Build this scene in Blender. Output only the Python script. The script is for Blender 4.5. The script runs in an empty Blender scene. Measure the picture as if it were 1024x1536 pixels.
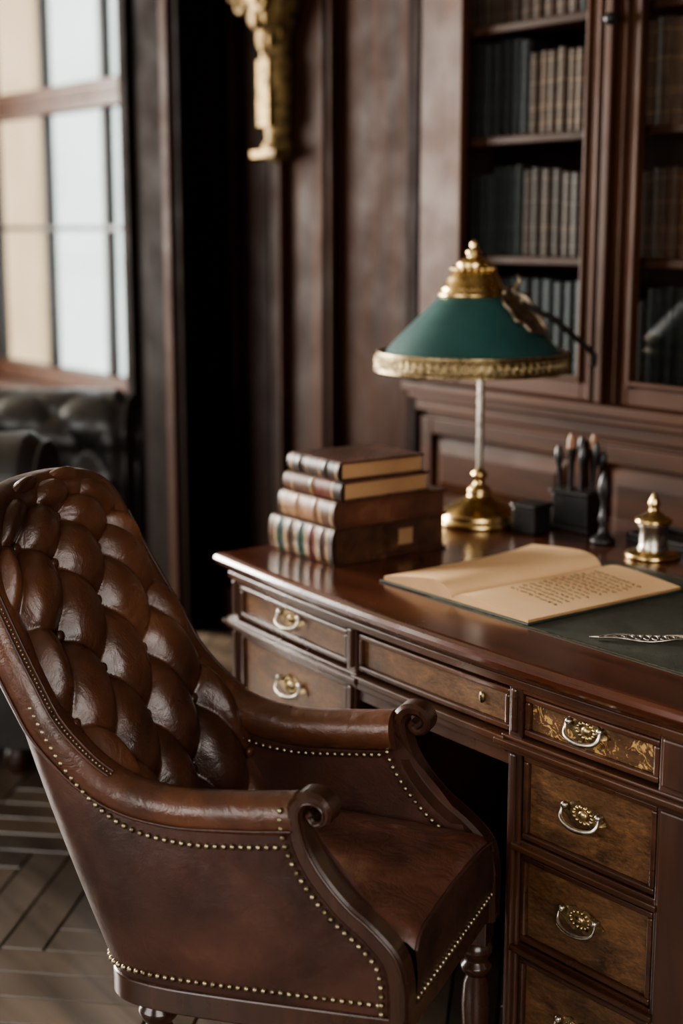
import bpy, bmesh, math, random
import numpy as np
from mathutils import Vector, Matrix
random.seed(7)
pi=math.pi
scene=bpy.context.scene

# ------------------------------------------------------------------ materials
def mk(name):
    m=bpy.data.materials.new(name); m.use_nodes=True
    nt=m.node_tree; b=nt.nodes['Principled BSDF']
    return m,nt,b
def N(nt,t,**k):
    n=nt.nodes.new(t)
    for a,v in k.items(): setattr(n,a,v)
    return n
def coords(nt,scale=(1,1,1)):
    tc=N(nt,'ShaderNodeTexCoord'); mp=N(nt,'ShaderNodeMapping')
    mp.inputs['Scale'].default_value=scale
    nt.links.new(tc.outputs['Object'],mp.inputs['Vector'])
    return mp.outputs['Vector']
def noise(nt,vec,scale,detail=6,dist=0,rough=.55):
    n=N(nt,'ShaderNodeTexNoise'); n.inputs['Scale'].default_value=scale
    n.inputs['Detail'].default_value=detail; n.inputs['Distortion'].default_value=dist
    n.inputs['Roughness'].default_value=rough
    nt.links.new(vec,n.inputs['Vector']); return n.outputs['Fac']
def ramp(nt,fac,stops):
    r=N(nt,'ShaderNodeValToRGB'); e=r.color_ramp.elements
    while len(e)<len(stops): e.new(.5)
    for i,(p,c) in enumerate(stops):
        e[i].position=p; e[i].color=(*c,1)
    nt.links.new(fac,r.inputs['Fac']); return r.outputs['Color']
def bump(nt,b,h,strength,dist=.002):
    bn=N(nt,'ShaderNodeBump'); bn.inputs['Strength'].default_value=strength
    bn.inputs['Distance'].default_value=dist
    nt.links.new(h,bn.inputs['Height']); nt.links.new(bn.outputs['Normal'],b.inputs['Normal'])
def rrange(nt,b,fac,lo,hi):
    mr=N(nt,'ShaderNodeMapRange'); mr.inputs['From Min'].default_value=.3; mr.inputs['From Max'].default_value=.7
    mr.inputs['To Min'].default_value=lo; mr.inputs['To Max'].default_value=hi
    nt.links.new(fac,mr.inputs['Value']); nt.links.new(mr.outputs['Result'],b.inputs['Roughness'])
def wood(name,dark,light,grain='x',rough=.32,coat=.3,scale=1.0,vcol=False,spec=.5):
    m,nt,b=mk(name)
    s={'x':(1.2,14,14),'y':(14,1.2,14),'z':(14,14,1.2)}[grain]
    vec=coords(nt,tuple(a*scale for a in s))
    n=noise(nt,vec,1.6,9,.8)
    mid=tuple((a+c)/2 for a,c in zip(dark,light))
    col=ramp(nt,n,[(.28,dark),(.5,mid),(.72,light)])
    if vcol:
        at=N(nt,'ShaderNodeVertexColor',layer_name='col')
        mx=N(nt,'ShaderNodeMix',data_type='RGBA',blend_type='MULTIPLY'); mx.inputs['Factor'].default_value=1
        nt.links.new(col,mx.inputs['A']); nt.links.new(at.outputs['Color'],mx.inputs['B']); col=mx.outputs['Result']
    nt.links.new(col,b.inputs['Base Color'])
    n2=noise(nt,coords(nt,(1,1,1)),7,5)
    rrange(nt,b,n2,rough-.07,rough+.12)
    b.inputs['Specular IOR Level'].default_value=spec
    b.inputs['Coat Weight'].default_value=coat; b.inputs['Coat Roughness'].default_value=.22
    bump(nt,b,n,.12,.001)
    return m
def burl(name,dark,light,gilt=False):
    m,nt,b=mk(name)
    v=coords(nt,(1,3.0,3.0))
    n=noise(nt,v,9,12,1.2,.66); n2=noise(nt,v,80,8,.6,.7)
    mx=N(nt,'ShaderNodeMix',data_type='FLOAT'); mx.inputs['Factor'].default_value=.5
    nt.links.new(n,mx.inputs['A']); nt.links.new(n2,mx.inputs['B'])
    mid=tuple(a*.55+c*.45 for a,c in zip(dark,light))
    col=ramp(nt,mx.outputs['Result'],[(.38,dark),(.5,mid),(.62,light)])
    nt.links.new(col,b.inputs['Base Color'])
    if gilt:
        g=noise(nt,coords(nt,(1,1,1)),42,6,3.5,.65)
        g2=noise(nt,coords(nt,(1,1,1)),9,2)
        ml=N(nt,'ShaderNodeMath',operation='MULTIPLY'); nt.links.new(g,ml.inputs[0]); nt.links.new(g2,ml.inputs[1])
        r=ramp(nt,ml.outputs[0],[(.262,(0,0,0)),(.29,(1,1,1))])
        m2=N(nt,'ShaderNodeMix',data_type='RGBA'); nt.links.new(r,m2.inputs['Factor'])
        nt.links.new(col,m2.inputs['A']); m2.inputs['B'].default_value=(.70,.43,.17,1)
        nt.links.new(m2.outputs['Result'],b.inputs['Base Color'])
        ms=N(nt,'ShaderNodeMath',operation='MULTIPLY'); nt.links.new(r,ms.inputs[0]); ms.inputs[1].default_value=.6
        nt.links.new(ms.outputs[0],b.inputs['Metallic'])
    b.inputs['Roughness'].default_value=.42
    b.inputs['Coat Weight'].default_value=.15; b.inputs['Coat Roughness'].default_value=.3
    bump(nt,b,n2,.15,.0008)
    return m
def leather(name,dark,light,rough=.33,sc=5,wear=None,coat=.15,wrinkle=0,wp=.74):
    m,nt,b=mk(name)
    vec=coords(nt)
    n=noise(nt,vec,sc,8,.5,.6)
    stops=[(.33,dark),(wp-.14,light)]
    if wear: stops.append((wp,wear))
    col=ramp(nt,n,stops); nt.links.new(col,b.inputs['Base Color'])
    n2=noise(nt,vec,sc*5,6); rrange(nt,b,n2,rough-.06,rough+.14)
    vo=N(nt,'ShaderNodeTexVoronoi'); vo.inputs['Scale'].default_value=420; nt.links.new(vec,vo.inputs['Vector'])
    n3=noise(nt,vec,60,6)
    ad=N(nt,'ShaderNodeMath',operation='MULTIPLY_ADD'); nt.links.new(n3,ad.inputs[0]); ad.inputs[1].default_value=2.0
    nt.links.new(vo.outputs['Distance'],ad.inputs[2]); h=ad.outputs[0]
    if wrinkle:
        n4=noise(nt,vec,16,4,2.2,.5)
        a2=N(nt,'ShaderNodeMath',operation='MULTIPLY_ADD'); nt.links.new(n4,a2.inputs[0]); a2.inputs[1].default_value=wrinkle
        nt.links.new(h,a2.inputs[2]); h=a2.outputs[0]
    bump(nt,b,h,.22,.0008)
    b.inputs['Coat Weight'].default_value=coat; b.inputs['Coat Roughness'].default_value=.3
    return m
def metal(name,col,rough=.2,dark=None,sc=30,bs=.0):
    m,nt,b=mk(name); b.inputs['Metallic'].default_value=1
    vec=coords(nt); n=noise(nt,vec,sc,5)
    d=dark or tuple(c*.6 for c in col)
    c=ramp(nt,n,[(.3,d),(.55,col)]); nt.links.new(c,b.inputs['Base Color'])
    rrange(nt,b,n,rough+.1,rough)
    if bs: bump(nt,b,n,bs,.002)
    return m
def plain(name,c1,c2,rough=.6,sc=8,bs=.1,sheen=0,metallic=0):
    m,nt,b=mk(name); vec=coords(nt); n=noise(nt,vec,sc,6)
    nt.links.new(ramp(nt,n,[(.3,c1),(.7,c2)]),b.inputs['Base Color']); b.inputs['Roughness'].default_value=rough
    b.inputs['Metallic'].default_value=metallic
    if bs: bump(nt,b,n,bs,.002)
    return m
def vcolmat(name,rough=.5):
    m,nt,b=mk(name); at=N(nt,'ShaderNodeVertexColor',layer_name='col')
    n=noise(nt,coords(nt),40,6)
    r=ramp(nt,n,[(.3,(.6,.6,.6)),(.7,(1.15,1.15,1.15))])
    mx=N(nt,'ShaderNodeMix',data_type='RGBA',blend_type='MULTIPLY'); mx.inputs['Factor'].default_value=1
    nt.links.new(at.outputs['Color'],mx.inputs['A']); nt.links.new(r,mx.inputs['B'])
    nt.links.new(mx.outputs['Result'],b.inputs['Base Color']); b.inputs['Roughness'].default_value=rough
    b.inputs['Specular IOR Level'].default_value=.3
    return m
def glassmat(name,refl=.08):
    m=bpy.data.materials.new(name); m.use_nodes=True; nt=m.node_tree; nt.nodes.clear()
    o=N(nt,'ShaderNodeOutputMaterial'); mx=N(nt,'ShaderNodeMixShader'); t=N(nt,'ShaderNodeBsdfTransparent')
    g=N(nt,'ShaderNodeBsdfGlossy'); g.inputs['Roughness'].default_value=.04
    t.inputs['Color'].default_value=(.94,.96,.96,1)
    n=noise(nt,coords(nt),3,3)
    mr=N(nt,'ShaderNodeMapRange'); mr.inputs['To Min'].default_value=refl*.6; mr.inputs['To Max'].default_value=refl*1.3
    nt.links.new(n,mr.inputs['Value']); nt.links.new(mr.outputs['Result'],mx.inputs['Fac'])
    nt.links.new(t.outputs[0],mx.inputs[1]); nt.links.new(g.outputs[0],mx.inputs[2]); nt.links.new(mx.outputs[0],o.inputs['Surface'])
    return m

M={}
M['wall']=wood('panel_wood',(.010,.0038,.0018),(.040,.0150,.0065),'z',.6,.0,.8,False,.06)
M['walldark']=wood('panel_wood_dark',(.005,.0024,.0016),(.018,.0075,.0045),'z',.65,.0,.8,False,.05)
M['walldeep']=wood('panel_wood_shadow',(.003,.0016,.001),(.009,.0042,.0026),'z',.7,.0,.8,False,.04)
M['case']=wood('bookcase_wood',(.028,.0105,.0045),(.086,.033,.0135),'z',.5,.0,.8,False,.14)
M['caseh']=wood('bookcase_wood_h',(.025,.0092,.004),(.078,.029,.0115),'x',.5,.0,.8,False,.14)
M['shelf']=wood('shelf_wood',(.026,.009,.0045),(.07,.025,.012),'x',.5,.0,.8,False,.15)
M['dtop']=wood('mahogany_top',(.042,.0125,.007),(.125,.040,.019),'x',.18,.6,.9)
M['dbody']=wood('mahogany_body',(.025,.010,.006),(.080,.033,.017),'z',.34,.25,1)
M['dmold']=wood('mahogany_mold',(.028,.011,.006),(.092,.037,.018),'x',.28,.35,1)
M['burl']=burl('walnut_burl',(.040,.019,.009),(.195,.095,.040))
M['gburl']=burl('walnut_burl_gilt',(.040,.019,.009),(.15,.072,.030),True)
M['lea']=leather('chair_leather',(.030,.011,.006),(.118,.045,.022),.31,5,(.22,.098,.050),.16,18)
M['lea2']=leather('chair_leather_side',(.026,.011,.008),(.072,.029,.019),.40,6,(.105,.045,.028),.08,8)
M['seat']=leather('chair_leather_seat',(.050,.018,.012),(.15,.058,.035),.40,6,(.36,.20,.13),.12,26,.68)
M['cwood']=wood('chair_wood',(.024,.010,.006),(.068,.027,.015),'z',.26,.45,1)
M['brass']=metal('brass',(.72,.52,.25),.21,(.28,.18,.075))
M['abrass']=metal('antique_brass',(.54,.43,.25),.29,(.10,.07,.038),90,.3)
M['leaf']=metal('aged_bronze',(.38,.31,.22),.36,(.08,.058,.04),60,.3)
M['rimdark']=metal('aged_brass_dark',(.26,.19,.10),.4,(.06,.042,.025),60,.3)
M['silver']=metal('worn_silver',(.55,.51,.44),.27,(.20,.175,.14),60)
M['nail']=metal('nailhead_brass',(.42,.35,.23),.34,(.08,.058,.033),120)
M['blackle']=leather('black_leather',(.010,.0095,.009),(.034,.032,.030),.32,5,None,.3)
M['green']=plain('green_enamel',(.016,.060,.056),(.026,.086,.079),.44,12,.05)
M['cream']=plain('shade_inside',(.5,.47,.38),(.6,.56,.46),.6)
M['mat']=leather('desk_leather_mat',(.034,.037,.029),(.062,.065,.050),.5,9,None,0)
M['gold']=metal('gilded',(.19,.130,.058),.55,(.020,.015,.010),35,.6)
M['black']=plain('black_iron',(.008,.008,.008),(.02,.018,.017),.38,30,.2)
M['page']=plain('paper',(.92,.58,.31),(.97,.68,.39),.8,9,.1)
M['pagee']=plain('paper_edge',(.28,.15,.075),(.56,.34,.17),.85,3,.3)
M['ink']=plain('ink',(.05,.03,.02),(.09,.05,.03),.7)
M['cover']=plain('book_cover_green',(.02,.035,.028),(.035,.055,.04),.55,20)
M['vcol']=vcolmat('spine_leather',.6)
M['bglass']=glassmat('bookcase_glass',.05)
M['wglass']=glassmat('window_glass',.06)
M['plaster']=plain('plaster',(.13,.105,.075),(.18,.15,.11),.9,4)
M['winwood']=wood('window_wood',(.028,.0115,.0055),(.07,.028,.013),'z',.5,.05,1,False,.25)
M['winbar']=plain('window_bar',(.016,.012,.010),(.03,.022,.017),.5)
M['floor']=wood('parquet',(.062,.046,.034),(.18,.136,.102),'x',.34,.18,.6,True)
M['gap']=plain('floor_gap',(.010,.0075,.006),(.016,.012,.01),.9)

# ------------------------------------------------------------------ mesh builder
class MB:
    def __init__(s): s.v=[];s.f=[];s.mi=[];s.sm=[];s.c=[];s.col=(1,1,1);s.M=None
    def add(s,vs,fs,mi=0,sm=False):
        o=len(s.v)
        for p in vs:
            p=Vector(p)
            if s.M is not None: p=s.M@p
            s.v.append(tuple(p))
        for f in fs:
            s.f.append(tuple(i+o for i in f)); s.mi.append(mi); s.sm.append(sm); s.c.append(s.col)
    def box(s,x0,x1,y0,y1,z0,z1,mi=0):
        vs=[(x,y,z) for z in(z0,z1) for y in(y0,y1) for x in(x0,x1)]
        s.add(vs,[(0,2,3,1),(4,5,7,6),(0,1,5,4),(2,6,7,3),(0,4,6,2),(1,3,7,5)],mi)
    def grid(s,pts,mi=0,sm=True,cu=False,cv=False):
        nu=len(pts);nv=len(pts[0]); vs=[p for r in pts for p in r]; fs=[]
        for i in range(nu if cu else nu-1):
            for j in range(nv if cv else nv-1):
                a=i*nv+j; b=((i+1)%nu)*nv+j; c=((i+1)%nu)*nv+(j+1)%nv; d=i*nv+(j+1)%nv
                fs.append((a,b,c,d))
        s.add(vs,fs,mi,sm)
    def lathe(s,prof,c=(0,0,0),seg=40,mi=0,sm=True,cap=True):
        pts=[[(c[0]+r*math.cos(2*pi*k/seg),c[1]+r*math.sin(2*pi*k/seg),c[2]+z) for k in range(seg)] for r,z in prof]
        s.grid(pts,mi,sm,cv=True)
        if cap:
            for row in (pts[0],pts[-1]): s.add(row,[tuple(range(seg))],mi,False)
    def tube(s,pts,r,seg=10,mi=0,cap=True,closed=False,sy=1.0):
        P=[Vector(p) for p in pts]; n=len(P)
        R=r if hasattr(r,'__len__') else [r]*n
        up=None; rows=[]
        for i in range(n):
            a=P[(i-1)%n] if (closed or i>0) else P[i]; b=P[(i+1)%n] if (closed or i<n-1) else P[i]
            t=(b-a)
            if t.length<1e-9: t=Vector((0,0,1))
            t.normalize()
            if up is None:
                up=Vector((0,0,1)) if abs(t.z)<.9 else Vector((1,0,0))
            up=(up-t*up.dot(t)); up.normalize(); sd=t.cross(up)
            rows.append([tuple(P[i]+(up*math.sin(2*pi*k/seg)*sy+sd*math.cos(2*pi*k/seg))*R[i]) for k in range(seg)])
        s.grid(rows,mi,True,cu=closed,cv=True)
        if cap and not closed:
            for row in (rows[0],rows[-1]): s.add(row,[tuple(range(seg))],mi,False)
    def sphere(s,c,r,seg=10,rings=6,mi=0,sc=(1,1,1)):
        rows=[]
        for j in range(rings+1):
            a=pi*j/rings-pi/2; rr=max(math.cos(a),.001)*r
            rows.append([(c[0]+rr*math.cos(2*pi*k/seg)*sc[0],c[1]+rr*math.sin(2*pi*k/seg)*sc[1],c[2]+r*math.sin(a)*sc[2]) for k in range(seg)])
        s.grid(rows,mi,True,cv=True)
    def build(s,name,mats,parent=None,bevel=0,bseg=2,weld=False):
        me=bpy.data.meshes.new(name); me.from_pydata(s.v,[],s.f)
        for m in mats: me.materials.append(M[m] if isinstance(m,str) else m)
        me.polygons.foreach_set('material_index',s.mi); me.polygons.foreach_set('use_smooth',s.sm)
        ca=me.color_attributes.new('col','FLOAT_COLOR','CORNER')
        for p,c in zip(me.polygons,s.c):
            for li in p.loop_indices: ca.data[li].color=(*c,1)
        bm=bmesh.new(); bm.from_mesh(me)
        if weld: bmesh.ops.remove_doubles(bm,verts=bm.verts,dist=1e-5)
        bmesh.ops.recalc_face_normals(bm,faces=bm.faces); bm.to_mesh(me); bm.free(); me.update()
        ob=bpy.data.objects.new(name,me); scene.collection.objects.link(ob)
        if parent: ob.parent=parent
        if bevel:
            md=ob.modifiers.new('bevel','BEVEL'); md.width=bevel; md.segments=bseg; md.limit_method='ANGLE'; md.angle_limit=math.radians(40)
            md.harden_normals=False
        return ob
def empty(name,loc=(0,0,0),rz=0):
    e=bpy.data.objects.new(name,None); scene.collection.objects.link(e); e.location=loc; e.rotation_euler=(0,0,rz); e.empty_display_size=.1; return e
def catmull(P,n=8):
    P=[np.array(p,float) for p in P]; out=[]
    Q=[2*P[0]-P[1]]+P+[2*P[-1]-P[-2]]
    for i in range(1,len(Q)-2):
        for k in range(n):
            t=k/n; a,b,c,d=Q[i-1],Q[i],Q[i+1],Q[i+2]
            out.append(.5*((2*b)+(-a+c)*t+(2*a-5*b+4*c-d)*t*t+(-a+3*b-3*c+d)*t**3))
    out.append(P[-1]); return out
def resample(pts,step):
    pts=np.array(pts,float); L=np.concatenate([[0],np.cumsum(np.linalg.norm(np.diff(pts,axis=0),axis=1))])
    n=max(2,int(L[-1]/step)+1)
    return [np.array([np.interp(s,L,pts[:,k]) for k in range(3)]) for s in np.linspace(0,L[-1],n)]
def tuft(p,q):
    s=abs(math.sin(pi*p))*abs(math.sin(pi*q))
    dp=p-round(p); dq=q-round(q); d=math.sqrt(dp*dp+dq*dq)
    return .58*s**.5+.42*(1-math.exp(-(d/.24)**2))
def displaced(base,hfun,amp,flip=1):
    A=np.array(base,float); du=np.gradient(A,axis=0); dv=np.gradient(A,axis=1)
    n=np.cross(du,dv); n/= (np.linalg.norm(n,axis=2,keepdims=True)+1e-12)
    H=np.array(hfun)[:,:,None]
    return A+n*H*amp*flip, n*flip

# ------------------------------------------------------------------ room
XL,XR,YF,YB=-7.0,1.3,-2.4,2.85
b=MB(); L=.54; W=.09; c45=math.cos(pi/4)
b.box(XL-.2,XR+.2,YF-.2,YB+.2,-.08,-.004,1)
for i in range(-120,121):
    for j in range(-20,21):
        ox=i*W+j*L; oy=i*W-j*L
        for (x0,x1,y0,y1,ax) in ((ox,ox+L,oy,oy+W,0),(ox,ox+W,oy+W,oy+W+L,1)):
            cx,cy=(x0+x1)/2,(y0+y1)/2
            wx=(cx-cy)*c45-2.5; wy=(cx+cy)*c45
            if not(XL<wx<XR and YF<wy<YB): continue
            g=.002; t=random.uniform(.55,1.2); w=random.uniform(-.06,.06)
            b.col=(t*(1+w),t,t*(1-w))
            def R(x,y,z): return ((x-y)*c45-2.5,(x+y)*c45,z)
            x0+=g;x1-=g;y0+=g;y1-=g; h=.002
            vs=[R(x0,y0,-.004),R(x1,y0,-.004),R(x1,y1,-.004),R(x0,y1,-.004),R(x0+h,y0+h,0),R(x1-h,y0+h,0),R(x1-h,y1-h,0),R(x0+h,y1-h,0)]
            b.add(vs,[(4,5,6,7),(0,1,5,4),(1,2,6,5),(2,3,7,6),(3,0,4,7)],0)
b.build('floor',['floor','gap'])
b=MB(); b.box(XL-.2,XR+.2,YF-.2,YB+.2,3.1,3.2); b.build('ceiling',['plaster'])
# back wall with window opening
WX0,WX1,WZ0,WZ1=-6.75,-4.66,.735,2.78
b=MB()
b.box(XL-.2,WX0,YB,YB+.2,0,3.1); b.box(WX1,XR+.2,YB,YB+.2,0,3.1)
b.box(WX0,WX1,YB,YB+.2,0,WZ0); b.box(WX0,WX1,YB,YB+.2,WZ1,3.1)
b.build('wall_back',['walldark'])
def wall_open(name,axis,pos,thick,lo,hi,a0,a1,z0,z1,mat,wn):
    b=MB()
    def bx(u0,u1,za,zb):
        if axis=='x': b.box(min(pos,pos+thick),max(pos,pos+thick),u0,u1,za,zb)
        else: b.box(u0,u1,min(pos,pos+thick),max(pos,pos+thick),za,zb)
    bx(lo,a0,0,3.1); bx(a1,hi,0,3.1); bx(a0,a1,0,z0); bx(a0,a1,z1,3.1)
    b.build(name,[mat])
    e=empty(wn); b=MB(); d0=pos+thick*.4; d1=pos+thick*.7
    def fx(u0,u1,za,zb):
        if axis=='x': b.box(min(d0,d1),max(d0,d1),u0,u1,za,zb)
        else: b.box(u0,u1,min(d0,d1),max(d0,d1),za,zb)
    for k in range(4):
        u=a0+.03+(a1-a0-.06)*k/3; fx(u-.025,u+.025,z0,z1)
    for z in (z0+.03,(z0+z1)/2,z1-.03): fx(a0,a1,z-.025,z+.025)
    b.build('frame',['winwood'],e,.004)
wall_open('wall_left','x',XL,-.2,YF-.2,YB,-.9,1.7,.75,2.75,'wall','unseen_window_left')  # unseen window, put in as the opening for the left key light
wall_open('wall_front','y',YF,-.2,XL,XR,-3.6,-.8,.9,2.7,'wall','added_window_front')  # window added so the front fill light can enter
wall_open('wall_right','x',XR,.2,YF-.2,YB,-2.0,.6,.9,2.75,'wall','added_window_right')  # window added as a way in for the right fill
# window 1
e=empty('window_1'); b=MB(); yw0,yw1=YB+.03,YB+.09
for x in (WX0+.035,WX1-.035): b.box(x-.035,x+.035,yw0-.03,yw1,WZ0,WZ1)
b.box(WX0,WX1,yw0-.03,yw1,WZ0,WZ0+.07); b.box(WX0,WX1,yw0-.03,yw1,WZ1-.07,WZ1)
b.box(WX0,WX1,yw0-.04,yw1,1.88,1.985)
b.box(WX0,WX1,yw0-.055,yw1,1.92,1.945)
b.build('frame',['winwood'],e,.005)
b=MB()
for x in (-4.885,-5.42,-5.96,-6.50): b.box(x-.012,x+.012,yw0,yw1-.01,WZ0,WZ1)
for z in (1.405,2.44): b.box(WX0,WX1,yw0,yw1-.01,z-.011,z+.011)
b.build('glazing_bars',['winbar'],e,.003)
b=MB(); b.box(WX0-.05,WX1-.05,YB-.17,YB+.03,WZ0-.045,WZ0); b.box(WX0-.02,WX1-.06,YB-.13,YB,WZ0-.13,WZ0-.045); b.build('sill',['winwood'],e,.006)
b=MB(); b.box(WX0,WX1,yw1-.03,yw1-.025,WZ0,WZ1); b.build('glass',['wglass'],e)

def panel(b,x0,x1,y,z0,z1,mi=0,fr=.05,proud=.03):
    b.box(x0,x0+fr,y-proud,y,z0,z1,mi); b.box(x1-fr,x1,y-proud,y,z0,z1,mi)
    b.box(x0+fr,x1-fr,y-proud,y,z0,z0+fr,mi); b.box(x0+fr,x1-fr,y-proud,y,z1-fr,z1,mi)
    xi0,xi1,zi0,zi1=x0+fr+.012,x1-fr-.012,z0+fr+.012,z1-fr-.012
    d=.035
    vs=[(xi0,y-.004,zi0),(xi1,y-.004,zi0),(xi1,y-.004,zi1),(xi0,y-.004,zi1),(xi0+d,y-.022,zi0+d),(xi1-d,y-.022,zi0+d),(xi1-d,y-.022,zi1-d),(xi0+d,y-.022,zi1-d)]
    b.add(vs,[(4,5,6,7),(0,1,5,4),(1,2,6,5),(2,3,7,6),(3,0,4,7)],mi)
b=MB()
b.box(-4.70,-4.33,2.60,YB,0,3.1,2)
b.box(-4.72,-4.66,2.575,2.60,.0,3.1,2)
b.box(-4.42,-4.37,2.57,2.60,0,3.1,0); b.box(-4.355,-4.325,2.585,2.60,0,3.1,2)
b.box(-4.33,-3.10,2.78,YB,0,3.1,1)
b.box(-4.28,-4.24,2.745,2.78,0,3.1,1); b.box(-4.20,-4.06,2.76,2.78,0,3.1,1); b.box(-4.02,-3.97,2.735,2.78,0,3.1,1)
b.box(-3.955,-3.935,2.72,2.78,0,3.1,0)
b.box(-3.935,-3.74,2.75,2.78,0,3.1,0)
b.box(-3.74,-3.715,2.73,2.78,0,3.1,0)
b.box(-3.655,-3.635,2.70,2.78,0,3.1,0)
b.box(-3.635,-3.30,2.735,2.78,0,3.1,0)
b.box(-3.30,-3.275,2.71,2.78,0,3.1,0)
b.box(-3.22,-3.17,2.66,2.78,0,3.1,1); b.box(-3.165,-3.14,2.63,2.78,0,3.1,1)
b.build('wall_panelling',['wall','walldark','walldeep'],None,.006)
b=MB(); b.box(-7.0,-4.72,2.80,2.85,0,.18); b.box(-4.325,-3.12,2.69,2.70,0,.17); b.build('baseboard_back',['walldark'],None,.003)
b=MB(); b.box(XL,XR,2.72,2.85,2.95,3.1); b.box(XL,XR,2.66,2.85,3.03,3.1); b.build('trim_cornice',['walldark'],None,.01)

# outside
b=MB(); b.box(-28,-13.05,6.25,6.35,-3,5,0); b.box(-13.4,-1,6.36,6.8,-3,5,1)
for z in (1.05,2.6): b.box(-13.0,-1,6.33,6.36,z,z+.06,1)
fm1=plain('facade_ochre',(.40,.265,.145),(.52,.365,.215),.9,.8); fm2=plain('facade_white',(.54,.57,.52),(.68,.71,.65),.9,.8)
b.build('building_outside',[fm1,fm2])

# ------------------------------------------------------------------ gilded bracket on wall
e=empty('gilded_wall_bracket',(-3.945,2.735,0))
b=MB()
rows=[]
prof=[(1.61,.035,.03),(1.63,.055,.06),(1.66,.06,.065),(1.68,.045,.05),(1.72,.05,.055),(1.80,.052,.06),(1.90,.055,.07),(1.97,.05,.07),(2.0,.06,.08),(2.04,.085,.10),(2.1,.095,.12),(2.18,.11,.13),(2.24,.13,.14),(2.27,.13,.14),(2.28,.10,.12)]
for z,wx,dy in prof:
    rows.append([(wx*math.cos(pi+pi*k/16),dy*math.sin(pi+pi*k/16)*1.0,z) for k in range(17)])
b.grid(rows,0,True)
for z,sc in ((2.05,1.5),(2.16,1.8),(1.97,1.1)):
    for k in range(-2,3):
        a=-pi/2+k*.5
        b.sphere((.052*sc*math.cos(a),.062*sc*math.sin(a),z+.015*abs(k)),.02*sc,8,6,0,(.7,.5,1.6))
b.box(-.03,.03,-.072,-.05,1.72,1.92)
for sx in (-1,1):
    pts=[]
    for k in range(30):
        a=k/29*3.6*pi; r=.055*(1-k/34)
        pts.append((sx*(.06+r*math.cos(a)*.8),-.11,2.10+r*math.sin(a)))
    b.tube(pts,[.014*(1-k/45) for k in range(30)],8)
b.box(-.065,.065,-.075,-.0,1.625,1.645)
b.build('carving',['gold'],e)

# ------------------------------------------------------------------ bookcase
bc=empty('bookcase')
BY=2.57
glasses=[(-2.893,-2.445),(-2.30,-1.85),(-1.71,-1.26),(-1.12,-.67)]
BX0,BX1=-3.05,-.52
b=MB()
b.box(BX0,BX1,2.79,2.82,0,2.9,1); # back
b.box(BX0,BX0+.03,BY,2.79,0,2.9); b.box(BX1-.03,BX1,BY,2.79,0,2.9)
b.box(BX0,BX1,BY,2.79,2.72,2.9)
xs=[BX0]+[v for g in glasses for v in g]+[BX1]
for i in range(0,len(xs),2):
    x0,x1=xs[i],xs[i+1]
    b.box(x0,x1,BY-.012,BY+.02,1.0,2.75)
    if 0<i<len(xs)-2:
        m=(x0+x1)/2
        b.box(m-.012,m+.012,BY-.035,BY-.012,1.0,2.75)
        b.box(m-.0445,m-.034,BY-.022,BY-.012,1.0,2.75); b.box(m+.034,m+.0445,BY-.022,BY-.012,1.0,2.75)
for g0,g1 in glasses:
    b.box(g0,g1,BY-.012,BY+.02,2.62,2.75)
    for x in (g0,g1-.012): b.box(x,x+.012,BY-.02,BY+.005,1.04,2.62)
b.build('carcass_uprights',['case','walldark'],bc,.004)
b=MB()
for g0,g1 in glasses:
    b.box(g0,g1,BY-.012,BY+.02,1.0,1.045); b.box(g0,g1,BY-.02,BY,1.045,1.057)
shelf_z=[1.045,1.335,1.63,1.90,2.20,2.47]
for z in shelf_z[1:]: b.box(BX0+.03,BX1-.03,BY+.022,2.79,z-.022,z,1)
b.box(BX0+.03,BX1-.03,BY+.022,2.79,1.02,1.04)
b.box(BX0-.02,BX1+.02,BY-.055,2.79,.975,1.0); b.box(BX0-.01,BX1+.01,BY-.04,2.79,.955,.975); b.box(BX0,BX1,BY-.02,2.79,.92,.955)
b.box(BX0-.03,BX1+.03,BY-.06,2.79,2.85,2.93)
b.box(BX0,BX1,BY,2.79,.0,.92)
for i in range(4):
    x0=BX0+.02+i*(BX1-BX0-.02)/4; x1=x0+(BX1-BX0-.02)/4-.02
    for (z0,z1) in ((.10,.62),(.645,.905)):
        panel(b,x0,x1,BY,z0,z1,0,.045,.018)
b.build('shelves_and_base',['caseh','shelf'],bc,.004)
b=MB()
for g0,g1 in glasses: b.box(g0,g1,BY+.004,BY+.008,1.04,2.63)
b.build('glass_panes',['bglass'],bc)
b=MB()
for x in (-2.36,-1.19): b.sphere((x,BY-.045,1.86),.014,12,8); b.lathe([(.006,0),(.006,.02)],(x,BY-.03,1.85),10)
b.build('door_knobs',['black'],bc)
b=MB()
pal=[(.017,.020,.018),(.021,.025,.023),(.050,.024,.013),(.068,.031,.016),(.085,.043,.022),(.015,.016,.016),(.028,.021,.016),(.05,.025,.017)]
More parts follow.
